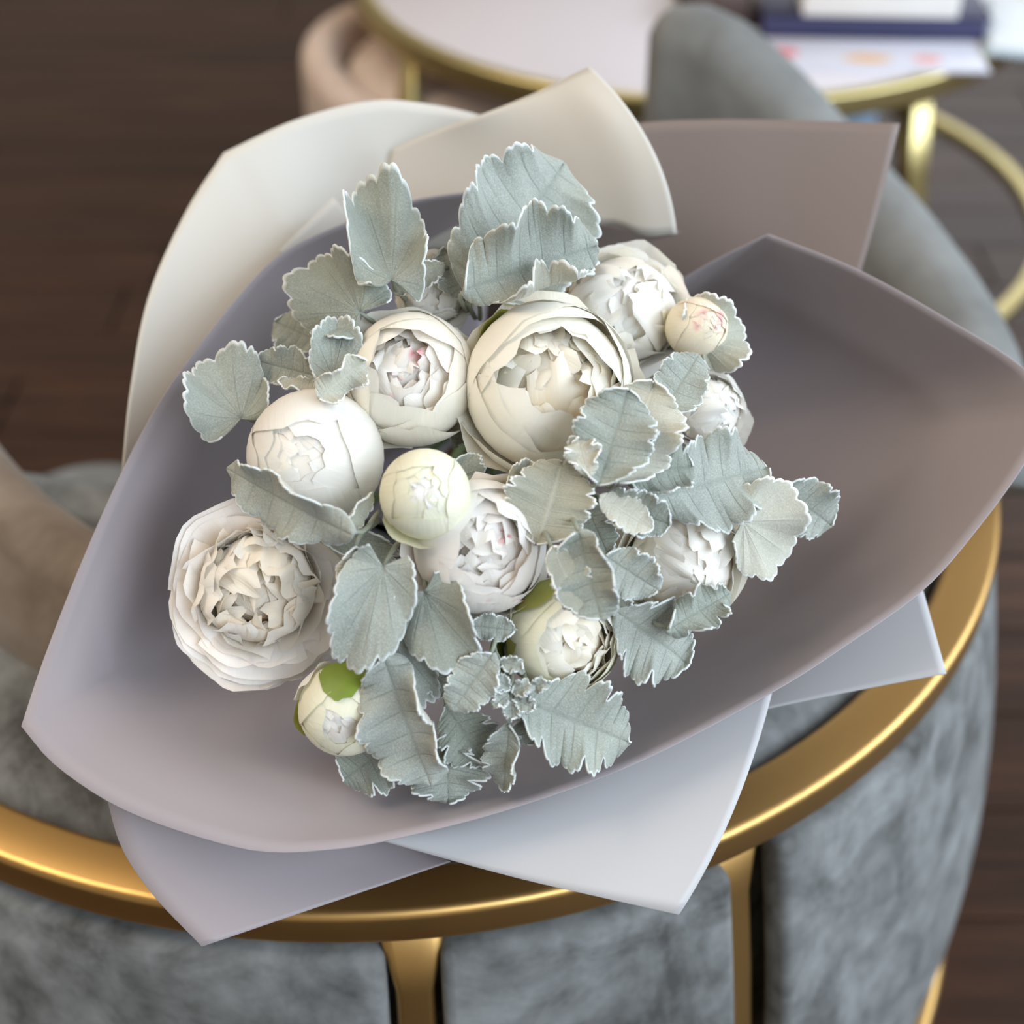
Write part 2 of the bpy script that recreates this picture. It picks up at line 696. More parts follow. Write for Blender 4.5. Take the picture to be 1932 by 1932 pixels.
# ------------------------------------------------------------------ coffee table
TX, TY, TZ, TR = .215, 1.815, .46, .395
tb = empty('coffee_table', (TX, TY, 0))
tag(tb, 'round white coffee table with a gold rim and slim gold legs', 'table')
obj('table_top', lathe('table_top', [(.001, TZ), (TR - .012, TZ), (TR - .008, TZ - .003), (TR - .008, TZ - .018), (.001, TZ - .018)], 80), MARBLE, tb)
fr = [(Vector((TR * math.cos(2 * PI * i / 90), TR * math.sin(2 * PI * i / 90), TZ - .012)), Vector((math.cos(2 * PI * i / 90), math.sin(2 * PI * i / 90), 0)), Vector((0, 0, 1))) for i in range(90)]
obj('table_rim', sweep_mesh('table_rim', fr, round_rect(.018, .026, .004), True), GOLD_P, tb)
for a, da in ((-57, 0), (33, 0), (123, 0), (213, 0)):
    e = Vector((math.cos(R(a)), math.sin(R(a)), 0))
    t = Vector((-e.y, e.x, 0))
    p0, p1 = e * (TR - .01), e * (TR + .06)
    fr = []
    for k in range(6):
        p = p0.lerp(p1, k / 5)
        p.z = TZ - .022 - (TZ - .022) * k / 5
        fr.append((p, t, e))
    obj('leg', sweep_mesh('leg', fr, round_rect(.030, .016, .003)), GOLD_P, tb)
# lower hoop that carries the shelf
hz = .16
fr = [(Vector(((TR + .075) * math.cos(2 * PI * i / 90), (TR + .075) * math.sin(2 * PI * i / 90), hz)), Vector((math.cos(2 * PI * i / 90), math.sin(2 * PI * i / 90), 0)), Vector((0, 0, 1))) for i in range(90)]
obj('lower_hoop', sweep_mesh('lower_hoop', fr, round_rect(.02, .02, .004), True), GOLD_P, tb)
obj('shelf', lathe('shelf', [(.001, hz + .008), (.30, hz + .008), (.30, hz - .006), (.001, hz - .006)], 60), mat_plain('smoked_shelf', (52, 48, 46), .3), tb)
for a in (0, 90):
    fr = []
    e = Vector((math.cos(R(33 + a)), math.sin(R(33 + a)), 0))
    t = Vector((-e.y, e.x, 0))
    for k in range(3):
        fr.append((e * ((TR + .065) * (k - 1)) + Vector((0, 0, hz - .014)), t, Vector((0, 0, 1))))
    obj('cross_bar', sweep_mesh('cross_bar', fr, round_rect(.018, .014, .003)), GOLD_P, tb)


def slab(name, label, cat, cx, cy, z0, sx, sy, sz, rot, m, pages=None, group=None):
    """book, leaflet or box lying flat"""
    o = empty(name, (cx, cy, z0))
    o.rotation_euler = (0, 0, R(rot))
    tag(o, label, cat, group)
    return o


def mat_spots(name, ground, spots):
    """printed leaflet: a few soft coloured dots"""
    M = Mat(name)
    tc = M.n('ShaderNodeTexCoord')
    c = None
    prev = lin(ground)
    for (x, y, rx, ry, rgb) in spots:
        mp = M.n('ShaderNodeVectorMath', operation='SUBTRACT')
        mp.inputs[1].default_value = (x, y, 0)
        M.l(tc.outputs['Object'], mp.inputs[0])
        dv = M.n('ShaderNodeVectorMath', operation='DIVIDE')
        dv.inputs[1].default_value = (rx, ry, 1)
        M.l(mp.outputs[0], dv.inputs[0])
        ln = M.n('ShaderNodeVectorMath', operation='LENGTH')
        M.l(dv.outputs[0], ln.inputs[0])
        f = M.ramp(ln.outputs['Value'], [(.7, (1, 1, 1, 1)), (1.0, (0, 0, 0, 1))])
        prev = M.mix(f, prev, lin(rgb))
    M.l(prev, M.b.inputs['Base Color'])
    M.set(Roughness=.4)
    return M.m


# printed leaflet on the table near the rim
a = onz(1640, 108, TZ)
o = slab('leaflet', '', '', a.x, a.y, TZ, 0, 0, 0, -2, None)
tag(o, 'white printed leaflet with pink and orange spots near the table rim', 'leaflet')
obj('sheet', box_mesh('sheet', .235, .085, .003, .0005, (0, 0, .0017)), mat_spots('leaflet_print', (204, 206, 220), [(-.092, .002, .020, .016, (226, 120, 130)), (-.004, -.012, .030, .013, (216, 170, 112)), (.058, -.012, .018, .012, (222, 150, 140))]), o)
# dark blue book with a white box on it
a = onz(1640, 46, TZ)
b = slab('book', '', '', a.x, a.y + .028, TZ, 0, 0, 0, -3, None)
tag(b, 'dark blue hardcover book lying on the white table top', 'book')
obj('cover', box_mesh('cover', .245, .15, .004, .001, (0, 0, .024)), mat_plain('navy_cover', (36, 38, 70), .4), b)
obj('cover', box_mesh('cover', .245, .15, .004, .001, (0, 0, .0022)), mat_plain('navy_cover_back', (32, 36, 74), .4), b)
obj('pages', box_mesh('pages', .238, .143, .018, .001, (0, .001, .0132)), mat_plain('book_pages', (74, 74, 110), .7), b)
w_ = slab('gift_box', '', '', a.x + .0, a.y - .004, TZ + .0262, 0, 0, 0, -3, None)
tag(w_, 'small white box lying on the dark blue book', 'box')
obj('box_body', box_mesh('box_body', .165, .10, .03, .002, (0, 0, .0152)), mat_plain('white_card', (232, 230, 226), .6), w_)
obj('lid', box_mesh('lid', .169, .104, .012, .002, (0, 0, .0342)), mat_plain('white_card_lid', (236, 234, 230), .6), w_)
lg = obj('ribbon', box_mesh('ribbon', .022, .1055, .013, .001, (.012, 0, .0344)), mat_plain('pale_blue_ribbon', (190, 198, 204), .5), w_)
k_ = slab('notebook', '', '', a.x - .150, a.y + .075, TZ + .0262, 0, 0, 0, 4, None)
a2 = onz(1458, 10, TZ)
k_.location = (a.x - .1665, a.y + .045, TZ)
tag(k_, 'dark brown notebook beside the white box on the table', 'notebook')
obj('cover', box_mesh('cover', .08, .12, .032, .003, (0, 0, .0162)), mat_plain('brown_leather', (70, 52, 46), .5), k_)
obj('elastic_band', box_mesh('elastic_band', .005, .121, .033, .001, (.028, 0, .0165)), mat_plain('black_band', (26, 24, 24), .6), k_)
a3 = onz(1912, 62, TZ)
f_ = slab('folder', '', '', a3.x + .03, a3.y, TZ, 0, 0, 0, -14, None)
tag(f_, 'pale blue folder at the right end of the white table', 'folder')
obj('cover', box_mesh('cover', .12, .17, .006, .001, (0, 0, .0032)), mat_plain('pale_blue_card', (196, 218, 232), .35), f_)
obj('inner_sheets', box_mesh('inner_sheets', .115, .165, .004, .0006, (.002, 0, .0082)), mat_plain('white_sheets', (228, 236, 242), .5), f_)
# things stored on the shelf below
for (nm, lb, ct, x, y, z, sx, sy, sz, rot, rgb) in (
        ('magazine', 'dark teal magazine on the shelf below the table', 'magazine', -.16, -.10, 0, .20, .26, .03, 30, (38, 62, 64)),
        ('magazine', 'near black magazine on top of the dark teal one', 'magazine', -.15, -.10, .031, .19, .25, .02, 42, (30, 28, 30)),
        ('book', 'dull red book on the shelf below the table', 'book', .0, -.14, 0, .10, .15, .03, 10, (140, 62, 58)),
        ('book', 'blue book on the shelf beside the dull red one', 'book', .075, -.13, 0, .05, .15, .05, 4, (70, 120, 160)),
        ('storage_box', 'pale blue box on the shelf behind the chair back', 'box', .19, -.03, 0, .10, .13, .16, -12, (168, 196, 224))):
    s_ = empty(nm, (TX + x, TY + y, hz + .0085 + z))
    s_.rotation_euler = (0, 0, R(rot))
    tag(s_, lb, ct)
    obj('cover' if ct != 'box' else 'box_body', box_mesh('cover', sx, sy, sz * .9, .002, (0, 0, sz * .45)), mat_plain(lb[:20], rgb, .45), s_)
    obj('pages' if ct != 'box' else 'lid', box_mesh('pages', sx * .96 if ct != 'box' else sx * 1.03, sy * .97 if ct != 'box' else sy * 1.03, sz * .1, .001, (0, 0, sz * .95)), mat_plain(lb[:20] + ' top', tuple(min(255, int(c * 1.1)) for c in rgb), .5), s_)

# ------------------------------------------------------------------ second chair, beyond
c2 = onz(868, 150, .36)
ch2 = empty('side_chair', (c2.x + .0, c2.y + .0, 0))
tag(ch2, 'taupe velvet chair with a rounded back beside the white table', 'chair')
vs_, fs = [], []
K = 14
n = 40
for i in range(n):
    a = 40 + 230 * i / (n - 1)
    e = math.sin(PI * i / (n - 1)) ** .6
    zt = .345 + .07 * e
    for k in range(K):
        an = PI * k / (K - 3) if k < K - 2 else None
        th = .022
        if an is not None:
            r_, z = .165 + th * math.cos(an), zt - th + th * math.sin(an)
        else:
            r_, z = ((.165 - th), .20) if k == K - 2 else ((.165 + th), .20)
        vs_.append((r_ * math.cos(R(a)), r_ * math.sin(R(a)), z))
for i in range(n - 1):
    for k in range(K):
        fs.append((i * K + k, (i + 1) * K + k, (i + 1) * K + (k + 1) % K, i * K + (k + 1) % K))
fs.append(tuple(range(K)))
fs.append(tuple((n - 1) * K + k for k in range(K))[::-1])
obj('backrest', mesh('backrest', vs_, fs), TAUPE, ch2)
obj('seat', lathe('seat', [(.001, .398), (.09, .396), (.125, .388), (.142, .365), (.143, .22), (.135, .20), (.001, .20)]), TAUPE, ch2)
obj('button', lathe('button', [(.001, .410), (.014, .408), (.020, .402), (.020, .392), (.001, .392)], 20, (-.05, -.05, 0)), TAUPE, ch2)
for a in (45, 135, 225, 315):
    e = Vector((math.cos(R(a)), math.sin(R(a)), 0))
    obj('leg', tube_mesh('leg', [e * .11 + Vector((0, 0, .205)), e * .13 + Vector((0, 0, .1)), e * .15], [.012, .010, .008]), GOLD_P, ch2)

# ------------------------------------------------------------------ bouquet: wrapping paper
def sheet(name, label, A, B, mat, mid=None, n=60, nv=16, mid2=None, group='sheets of wrapping paper'):
    """paper lofted between two edges; A, B are lists of runs (sharp corner between runs) of (x, y, depth)"""
    def edge(runs):
        tot = []
        ln = [sum((Vector(b) - Vector(a)).length for a, b in zip(r_, r_[1:])) for r_ in runs]
        S = sum(ln)
        left = n
        per = []
        for k, L in enumerate(ln):
            q = max(3, round(n * L / S)) if k < len(ln) - 1 else left
            per.append(q)
            left -= q - 1
        return curve_pts([[P(*p) for p in r_] for r_ in runs], per)
    a, b = edge(A), edge(B)
    c = edge(mid) if mid else [p.lerp(q, .5) for p, q in zip(a, b)]
    if mid2:
        cols = [catmull([p, m1, m2, q], nv) for p, m1, m2, q in zip(a, edge(mid), edge(mid2), b)]
        vs_ = [cols[i][j] for j in range(nv) for i in range(n)]
    else:
        vs_ = []
    for j in range(nv if not mid2 else 0):
        t = j / (nv - 1)
        for p, q, m_ in zip(a, b, c):
            if mid:
                cp = m_ * 2 - (p + q) * .5
                vs_.append(p * (1 - t) ** 2 + cp * (2 * t * (1 - t)) + q * t * t)
            else:
                vs_.append(p.lerp(q, t))
    cen = sum(vs_, Vector()) / len(vs_)
    o = obj(name, mesh(name, [v - cen for v in vs_], grid_faces(n, nv)), mat)
    o.location = cen
    solidify(o, .0005)
    tag(o, label, 'paper', group)
    return o


# main wrap: rim runs from the top over the left, the bottom and the right side
rimA = [(940, 356, .800), (780, 378, .792), (640, 425, .780), (530, 480, .768), (450, 560, .756), (370, 660, .745), (300, 760, .735), (230, 890, .72), (150, 1070, .70), (80, 1250, .68), (40, 1370, .665)]
rimB = [(40, 1370, .665), (100, 1440, .66), (200, 1510, .652), (300, 1555, .647), (430, 1595, .642), (510, 1608, .640), (600, 1605, .640), (720, 1588, .643), (950, 1530, .650), (1200, 1440, .660), (1450, 1310, .673), (1600, 1215, .682), (1745, 1110, .692), (1850, 990, .702), (1935, 872, .708), (1990, 770, .712)]
rimC = [(1990, 770, .712), (1932, 695, .724), (1800, 610, .736), (1620, 510, .752), (1450, 442, .768)]
rimD = [(1450, 442, .768), (1360, 485, .785), (1280, 530, .80)]
PC = (885, 880)


def inner(run, s_, dd, dabs=None, more=0.):
    """a turn of the wrap inside its rim; the right and front sides fall away more steeply than the left"""
    out = []
    for x, y, d in run:
        k = max(0, min(1, (x - 250) / 750))
        k = k * k * (3 - 2 * k)
        out.append((PC[0] + (x - PC[0]) * s_, PC[1] + (y - PC[1]) * s_, dabs if dabs else d + dd + more * k))
    return out


runs = [rimA, rimB, rimC, rimD]
sheet('wrapping_paper', 'large lavender grey sheet wrapped all round the flowers, the innermost one', runs, [inner(r_, .10, 0, 1.03) for r_ in runs], PAPER, [inner(r_, .84, .030, None, .034) for r_ in runs], 150, 48, [inner(r_, .64, .115, None, .025) for r_ in runs])

sheet('wrapping_paper', 'ivory sheet rising at the upper left behind the grey one',
      [[(230, 893, .755), (245, 740, .775), (280, 560, .795), (350, 400, .815), (422, 288, .825)], [(422, 288, .825), (560, 225, .832), (700, 190, .838), (800, 195, .842), (905, 217, .846), (980, 250, .85)]],
      [[(285, 930, .775), (350, 790, .792), (430, 670, .808), (520, 575, .822), (590, 520, .835)], [(590, 520, .835), (680, 500, .865), (760, 480, .868), (840, 470, .87), (920, 460, .872), (1000, 460, .874)]], IVORY, None, 70, 14)
sheet('wrapping_paper', 'ivory sheet with a tall pointed corner at the top middle',
      [[(742, 281, .8440), (820, 247, .828), (905, 217, .808), (1010, 175, .795), (1112, 125, .782)]],
      [[(700, 470, .862), (860, 470, .845), (1010, 460, .82), (1140, 424, .795), (1215, 445, .785), (1277, 441, .778)]], IVORY,
      [[(720, 375, .853), (840, 350, .836), (960, 325, .815), (1090, 285, .785), (1160, 262, .770), (1226, 270, .764)]], 60, 22)
sheet('wrapping_paper', 'narrow ivory sheet peeping out between the upper left ivory and grey sheets',
      [[(525, 476, .800), (575, 425, .806), (628, 372, .812)]], [[(560, 540, .82), (640, 500, .825), (700, 450, .828)]], IVORY, None, 20, 8)
sheet('wrapping_paper', 'pale taupe paper corner below the tall ivory corner',
      [[(1080, 405, .835), (1180, 425, .830), (1285, 438, .825)]], [[(1080, 520, .86), (1150, 490, .85), (1205, 462, .84)]], PAPER2, None, 20, 8)
sheet('wrapping_paper', 'taupe sheet with a square corner at the upper right',
      [[(1080, 262, .850), (1200, 233, .845), (1350, 225, .838), (1500, 227, .832), (1698, 233, .822)]],
      [[(1150, 600, .90), (1250, 600, .89), (1360, 600, .875), (1470, 600, .86), (1594, 612, .842)]], PAPER2,
      [[(1120, 420, .872), (1230, 410, .865), (1360, 405, .855), (1490, 405, .845), (1654, 408, .828)]], 40, 16)
sheet('wrapping_paper', 'lavender grey sheet pointing down at the bottom left over the gold rim',
      [[(200, 1502, .678), (230, 1600, .675), (290, 1690, .670), (381, 1786, .664)]],
      [[(730, 1560, .702), (770, 1585, .700), (810, 1605, .698), (850, 1626, .694)]], PAPER, None, 30, 16)
sheet('wrapping_paper', 'pale grey sheet with a sharp corner at the bottom right of the bouquet',
      [[(690, 1578, .668), (950, 1650, .660), (1120, 1690, .654), (1281, 1726, .652)]],
      [[(760, 1545, .69), (1000, 1475, .695), (1230, 1390, .70), (1462, 1285, .705)]], PALE,
      [[(725, 1562, .672), (975, 1562, .671), (1180, 1550, .671), (1388, 1520, .672)]], 40, 16)
sheet('wrapping_paper', 'small pale pinkish grey sheet corner at the right over the gold rim',
      [[(1400, 1305, .738), (1570, 1212, .736), (1738, 1100, .735)]],
      [[(1420, 1343, .722), (1600, 1306, .716), (1786, 1271, .710)]], PALE, None, 24, 12)

# ------------------------------------------------------------------ bouquet: peonies
TIE = P(930, 760, 1.04)
MPX = 1 / FPX


def dome(x, y, off=0):
    dx, dy = (x - 885) * .00024, (y - 880) * .00024
    r2 = min(dx * dx + dy * dy, .085)
    return .648 + .30 - math.sqrt(.09 - r2) - .20 * dy + off


def petal(Rr, az, pb, pt, w0, rnd, flare=0., ruffle=.03, cup=0., rt=.22, notch=.05, sz=1., nu=13, nv=14, ragged=.05, fold=0.):
    """one cupped petal on a globe: from colatitude pb (base) to pt (tip), angles in degrees, w0 half width"""
    ca, sa = math.cos(az), math.sin(az)
    Rr0 = Rr
    E = Vector((-sa, ca, 0))
    ph = [rnd.uniform(0, 6.28) for _ in range(6)]
    k1, k2 = rnd.uniform(2.2, 3.6), rnd.uniform(5.5, 9)
    skew = rnd.uniform(-.10, .10)
    vs_, uvs = [], []
    for j in range(nv):
        v = j / (nv - 1)
        wv = w0 * (.30 + .70 * math.sin(min(1, v * 1.25) * PI / 2)) * (1 - .10 * max(0, v - .7) / .3)
        for i in range(nu):
            u = -1 + 2 * i / (nu - 1)
            nz = math.sin(k1 * u + ph[0]) + .6 * math.sin(k2 * u + ph[1])
            n2 = math.sin(k2 * 1.6 * u + ph[2]) + .7 * math.sin(k1 * 4.5 * u + ph[3])
            ext = 1 - rt * abs(u) ** 2.6 - notch * math.exp(-((u - skew) / .16) ** 2) + ragged * .5 * n2 * v
            phi = R(pb + (pt - pb) * v * ext)
            al = R(wv) * u
            M_ = Vector((math.sin(phi) * ca, math.sin(phi) * sa, math.cos(phi)))
            d = M_ * math.cos(al) + E * math.sin(al)
            sm = max(0, (v - .45) / .55)
            edge = max(sm ** 2, abs(u) ** 4 * v)
            rr = Rr * (1 + flare * v ** 3 + ruffle * edge * nz + cup * u * u * v + .012 * math.sin(5 * v + ph[4]) * u)
            q = d * rr
            if fold:
                h = max(0, (v - .45) / .55) ** 2
                q += Vector((d.x, d.y, 0)).normalized() * (fold * Rr0 * h)
                q.z -= fold * Rr0 * h * .5
            q.z *= sz
            vs_.append(q)
            uvs.append(((u + 1) / 2, v))
    return mesh('petal', vs_, grid_faces(nu, nv), uvs)


def frame_to(ax, ay, spin):
    """rotation whose z axis points to the camera, leaning ax to the right and ay upwards"""
    z = (-FW + RT * ax + UP * ay).normalized()
    x = UP.cross(z).normalized()
    y = z.cross(x)
    m = Matrix((x, y, z)).transposed()
    return m @ Matrix.Rotation(spin, 3, 'Z')


def peony(label, x, y, rpx, kind, lean, mats, seed, off=0., sz=1., extra=None):
    rnd = random.Random(seed)
    d = dome(x, y, off)
    Rr = rpx * d * MPX
    d += Rr * .55
    Rr = rpx * d * MPX
    root = empty('peony', P(x, y, d))
    rot = frame_to(lean[0], lean[1], rnd.uniform(0, 6.28))
    root.rotation_euler = rot.to_euler()
    tag(root, label, 'flower', 'white peonies in the bouquet')
    g = rnd.uniform(0, 6.28)

    def ring(n, rr, pt, w0, mat, **kw):
        nonlocal g
        g += rnd.uniform(.3, 1.2)
        pj = kw.pop('pj', 6)
        pb = kw.pop('pb', 165)
        rj = kw.pop('rj', .02)
        tl = kw.pop('tilt', 4)
        sh = kw.pop('shift', 0)
        for k in range(n):
            a = g + 2 * PI * k / n + rnd.uniform(-.2, .2)
            me = petal(Rr * rr * (1 + rnd.uniform(-rj, rj)), a, pb, pt + rnd.uniform(-pj, pj), w0 * rnd.uniform(.85, 1.15), rnd, sz=sz, **kw)
            ax = Vector((rnd.gauss(0, 1), rnd.gauss(0, 1), rnd.gauss(0, 1))).normalized()
            me.transform(Matrix.Rotation(R(rnd.uniform(-tl, tl)), 4, ax))
            if sh:
                me.transform(Matrix.Translation((rnd.uniform(-sh, sh) * Rr, rnd.uniform(-sh, sh) * Rr, rnd.uniform(-sh, sh) * .5 * Rr)))
            obj('petal', me, mat, root)
    o, i, c = mats
    if kind == 'bud':
        ring(4, .995, 32, 62, o, ruffle=.004, rt=.24, notch=.02, ragged=.02, pj=8, rj=.012, tilt=2)
        ring(4, .965, 20, 56, o, ruffle=.006, rt=.24, notch=.03, ragged=.03, pj=6, rj=.008, tilt=2)
        ring(4, .935, 10, 50, i, ruffle=.012, rt=.26, notch=.05, ragged=.04, pj=6, rj=.008, tilt=2)
        ring(5, .91, 4, 30, c, ruffle=.035, rt=.30, notch=.06, ragged=.07, pj=8, pb=75)
        ring(4, .88, -6, 45, c, ruffle=.03, pb=110)
    elif kind == 'globe':
        ring(3, .95, 88, 46, o, fold=.20, ruffle=.06, rt=.14, notch=.06, ragged=.03, pj=12, tilt=10)
        ring(4, 1.0, 52, 68, o, ruffle=.016, rt=.16, notch=.03, ragged=.015, pj=12, tilt=5)
        ring(4, .965, 41, 64, o, ruffle=.02, rt=.14, notch=.03, ragged=.02, pj=12, tilt=7)
        ring(4, .90, 33, 56, i, fold=.05, ruffle=.035, rt=.13, notch=.05, ragged=.025, pj=12, tilt=9)
        ring(5, .78, 30, 46, i, fold=.14, ruffle=.06, rt=.12, notch=.06, ragged=.035, pj=12, rj=.05, tilt=13)
        ring(6, .68, 26, 40, i, fold=.20, ruffle=.09, rt=.14, notch=.07, ragged=.05, pj=14, rj=.08, tilt=17, shift=.06, pb=140)
        ring(7, .62, 14, 34, c, fold=.22, ruffle=.12, rt=.16, notch=.08, ragged=.06, pj=18, rj=.12, tilt=24, shift=.10, pb=130)
        ring(6, .54, -10, 36, c, flare=.15, ruffle=.13, rt=.16, notch=.08, ragged=.06, pj=16, rj=.12, tilt=26, shift=.12, pb=120)
        ring(5, .46, -40, 52, c, ruffle=.06, pb=120, tilt=10)
    elif kind == 'ruffle':
        ring(4, .84, 92, 46, o, fold=.38, ruffle=.07, rt=.14, notch=.06, ragged=.03, pj=10, tilt=10)
        ring(5, .86, 74, 58, o, ruffle=.04, fold=.30, rt=.14, notch=.05, ragged=.03, pj=12, tilt=7)
        ring(5, .84, 56, 56, o, ruffle=.05, fold=.26, rt=.14, notch=.05, ragged=.035, pj=12, tilt=9)
        ring(6, .82, 44, 48, i, ruffle=.07, fold=.22, rt=.14, notch=.06, ragged=.05, pj=12, rj=.05, tilt=14, shift=.03)
        ring(8, .80, 30, 36, i, ruffle=.09, fold=.18, rt=.15, notch=.07, ragged=.06, pj=14, rj=.08, tilt=20, shift=.06, pb=130)
        ring(8, .80, 10, 28, c, ruffle=.12, rt=.16, notch=.08, ragged=.07, pj=18, rj=.10, tilt=26, shift=.08, pb=120)
        ring(7, .70, -14, 32, c, ruffle=.12, rt=.16, notch=.08, ragged=.07, pj=16, rj=.10, tilt=26, shift=.08, pb=110)
        ring(5, .62, -40, 50, c, ruffle=.06, pb=120, tilt=10)
    elif kind == 'open':
        ring(5, .70, 88, 62, o, fold=.58, ruffle=.05, rt=.12, notch=.06, ragged=.02, pj=8, tilt=9)
        ring(5, .70, 76, 60, o, fold=.50, ruffle=.06, rt=.12, notch=.06, ragged=.02, pj=9, tilt=11)
        ring(6, .68, 66, 54, o, fold=.42, ruffle=.07, rt=.12, notch=.06, ragged=.02, pj=9, tilt=12)
        ring(5, .66, 56, 54, o, fold=.32, ruffle=.08, rt=.12, notch=.06, ragged=.025, pj=10, rj=.05, tilt=13, shift=.03)
        ring(6, .63, 47, 46, i, fold=.25, ruffle=.10, rt=.13, notch=.07, ragged=.03, pj=11, rj=.06, tilt=15, shift=.05)
        ring(6, .64, 41, 40, i, fold=.10, ruffle=.10, rt=.14, notch=.07, ragged=.04, pj=12, rj=.06, tilt=16, shift=.05)
        ring(7, .60, 36, 38, i, fold=.20, ruffle=.11, rt=.14, notch=.07, ragged=.04, pj=13, rj=.08, tilt=18, shift=.06)
        ring(8, .55, 27, 32, c, fold=.20, ruffle=.13, rt=.15, notch=.08, ragged=.05, pj=15, rj=.12, tilt=24, shift=.08)
        ring(8, .50, 8, 28, c, fold=.18, ruffle=.14, rt=.16, notch=.08, ragged=.06, pj=20, rj=.16, tilt=30, shift=.12)
        ring(5, .38, -40, 52, c, ruffle=.06, pb=120, tilt=10)
    # extra petals or sepals: (name, material, az in camera view degrees, r, pb, pt, w, flare)
    back = rot.inverted()
    for (nm, m_, deg, rr, pb, pt, w0, fl) in (extra or []):
        v = back @ (RT * math.cos(R(deg)) + UP * math.sin(R(deg)))
        a = math.atan2(v.y, v.x)
        me = petal(Rr * rr, a, pb, pt, w0, rnd, flare=fl, ruffle=.015 if nm == 'sepal' else .035, sz=sz, rt=.3, notch=.0 if nm == 'sepal' else .04, ragged=.02)
        obj(nm, me, m_, root)
    st = [Vector((0, 0, -.55 * Rr)), Vector((0, 0, -1.3 * Rr))]
    mw = Matrix.Translation(root.location) @ rot.to_4x4()
    tie = mw.inverted() @ (TIE + Vector((rnd.uniform(-.012, .012), rnd.uniform(-.012, .012), 0)))
    st += [st[1].lerp(tie, .45) + Vector((0, 0, -.01)), tie]
    obj('stem', tube_mesh('stem', catmull(st, 10), .0028, 8), STEM, root)
    return root


WHITE = mat_petal('white_petal', (244, 236, 220), (247, 244, 237))
WHITE_I = mat_petal('inner_white_petal', (248, 236, 214), (252, 247, 238))
CREAM = mat_petal('cream_petal', (249, 240, 214), (252, 248, 236))
CREAM_I = mat_petal('inner_cream_petal', (244, 224, 188), (250, 241, 224))
CORE = mat_petal('core_petal', (240, 216, 182), (250, 240, 224))
IVG = mat_petal('greenish_petal', (228, 230, 168), (246, 244, 222), 0, .5)
PINKED = mat_petal('pink_edged_petal', (248, 236, 214), (252, 246, 238), .9)
PINKC = mat_petal('pink_edged_cream_petal', (244, 228, 178), (249, 238, 216), .9, .5)
BLUSH = mat_petal('blush_petal', (252, 240, 224), (253, 248, 242))

peony('wide open white peony with many ruffled layers at the left of the bouquet', 488, 1112, 160, 'open', (.03, .0), (BLUSH, WHITE_I, CORE), 11, .0,
      .92, [('petal', BLUSH, 250, 1.02, 165, 88, 40, .16), ('petal', BLUSH, 225, 1.04, 165, 92, 36, .14), ('petal', BLUSH, 140, 1.02, 165, 96, 36, .10), ('petal', BLUSH, 285, 1.03, 165, 90, 34, .14)])
peony('tight round pure white peony bud left of the pale green bud', 596, 862, 129, 'bud', (-.13, -.02), (WHITE, WHITE, WHITE_I), 5, .0)
peony('pale green closed peony bud in the middle of the bouquet', 802, 932, 87, 'bud', (.02, .10), (IVG, IVG, WHITE), 8, -.022, 1.12,
      [('petal', IVG, 258, 1.06, 165, 82, 52, .10)])
peony('half open cream peony with a crumpled heart above the pale green bud', 776, 712, 124, 'globe', (-.02, .02), (CREAM, WHITE_I, PINKED), 21, .010, 1.05,
      [('petal', CREAM, 272, 1.05, 165, 48, 46, .05), ('petal', CREAM, 240, 1.03, 165, 60, 44, .04)])
peony('largest globe shaped cream peony, opening on its right side', 1036, 728, 160, 'globe', (.16, .10), (CREAM, CREAM, CREAM_I), 34, .0, 1.0,
      [('petal', CREAM, 250, 1.06, 165, 70, 52, .07), ('petal', CREAM, 290, 1.05, 165, 72, 48, .06), ('sepal', SEPAL2, 128, 1.02, 165, 88, 18, .03)])
peony('loose white peony behind the largest one, under the tall ivory corner', 1172, 588, 118, 'ruffle', (.12, .30), (WHITE, CREAM, WHITE), 41, .035, 1.0,
      [('petal', WHITE, 60, 1.05, 165, 80, 40, .16), ('petal', WHITE, 20, 1.03, 165, 82, 40, .14)])
peony('yellowish peony bud with pink petal edges at the upper right', 1314, 618, 58, 'bud', (.25, -.05), (PINKC, PINKC, PINKC), 52, .012, 1.22)
peony('small bright white ruffled peony at the right below the pink edged bud', 1332, 772, 74, 'ruffle', (.35, .10), (WHITE, WHITE, WHITE), 57, .03, 1.0,
      [('petal', WHITE, -20, 1.05, 165, 84, 30, .30)])
peony('ruffled cream peony on the right beside the broad pale leaf', 1284, 1058, 120, 'ruffle', (.22, -.10), (CREAM, CREAM, WHITE_I), 63, .010)
peony('half open blush white peony with pink streaks right of the pale green bud', 906, 1030, 126, 'globe', (.24, .02), (BLUSH, BLUSH, PINKED), 72, -.004, 1.05,
      [('petal', PINKED, 265, 1.03, 165, 42, 48, .0), ('petal', BLUSH, 300, 1.05, 165, 70, 40, .08), ('sepal', SEPAL2, 55, 1.02, 165, 70, 16, .02)])
peony('cream and green peony with olive sepals near the lower middle', 1066, 1200, 108, 'globe', (.40, -.12), (IVG, CREAM, CREAM_I), 83, .004, 1.0,
      [('sepal', SEPAL2, 130, 1.04, 165, 62, 30, .0), ('sepal', SEPAL2, 180, 1.03, 165, 78, 22, .0), ('petal', PINKC, 255, 1.02, 165, 60, 40, .0), ('sepal', GREEN, 205, 1.25, 165, 105, 16, .10)])
peony('lowest round white peony bud with one green sepal', 651, 1338, 88, 'bud', (-.05, -.32), (IVG, WHITE, WHITE), 91, -.004, 1.0,
      [('sepal', GREEN, 88, 1.025, 165, 36, 34, .0), ('petal', WHITE, 145, 1.06, 165, 70, 30, .05), ('sepal', SEPAL2, 205, 1.05, 165, 92, 26, .12)])
peony('half hidden white peony below the upper left leaves', 822, 548, 70, 'ruffle', (-.05, .25), (WHITE, WHITE, WHITE_I), 97, .030)

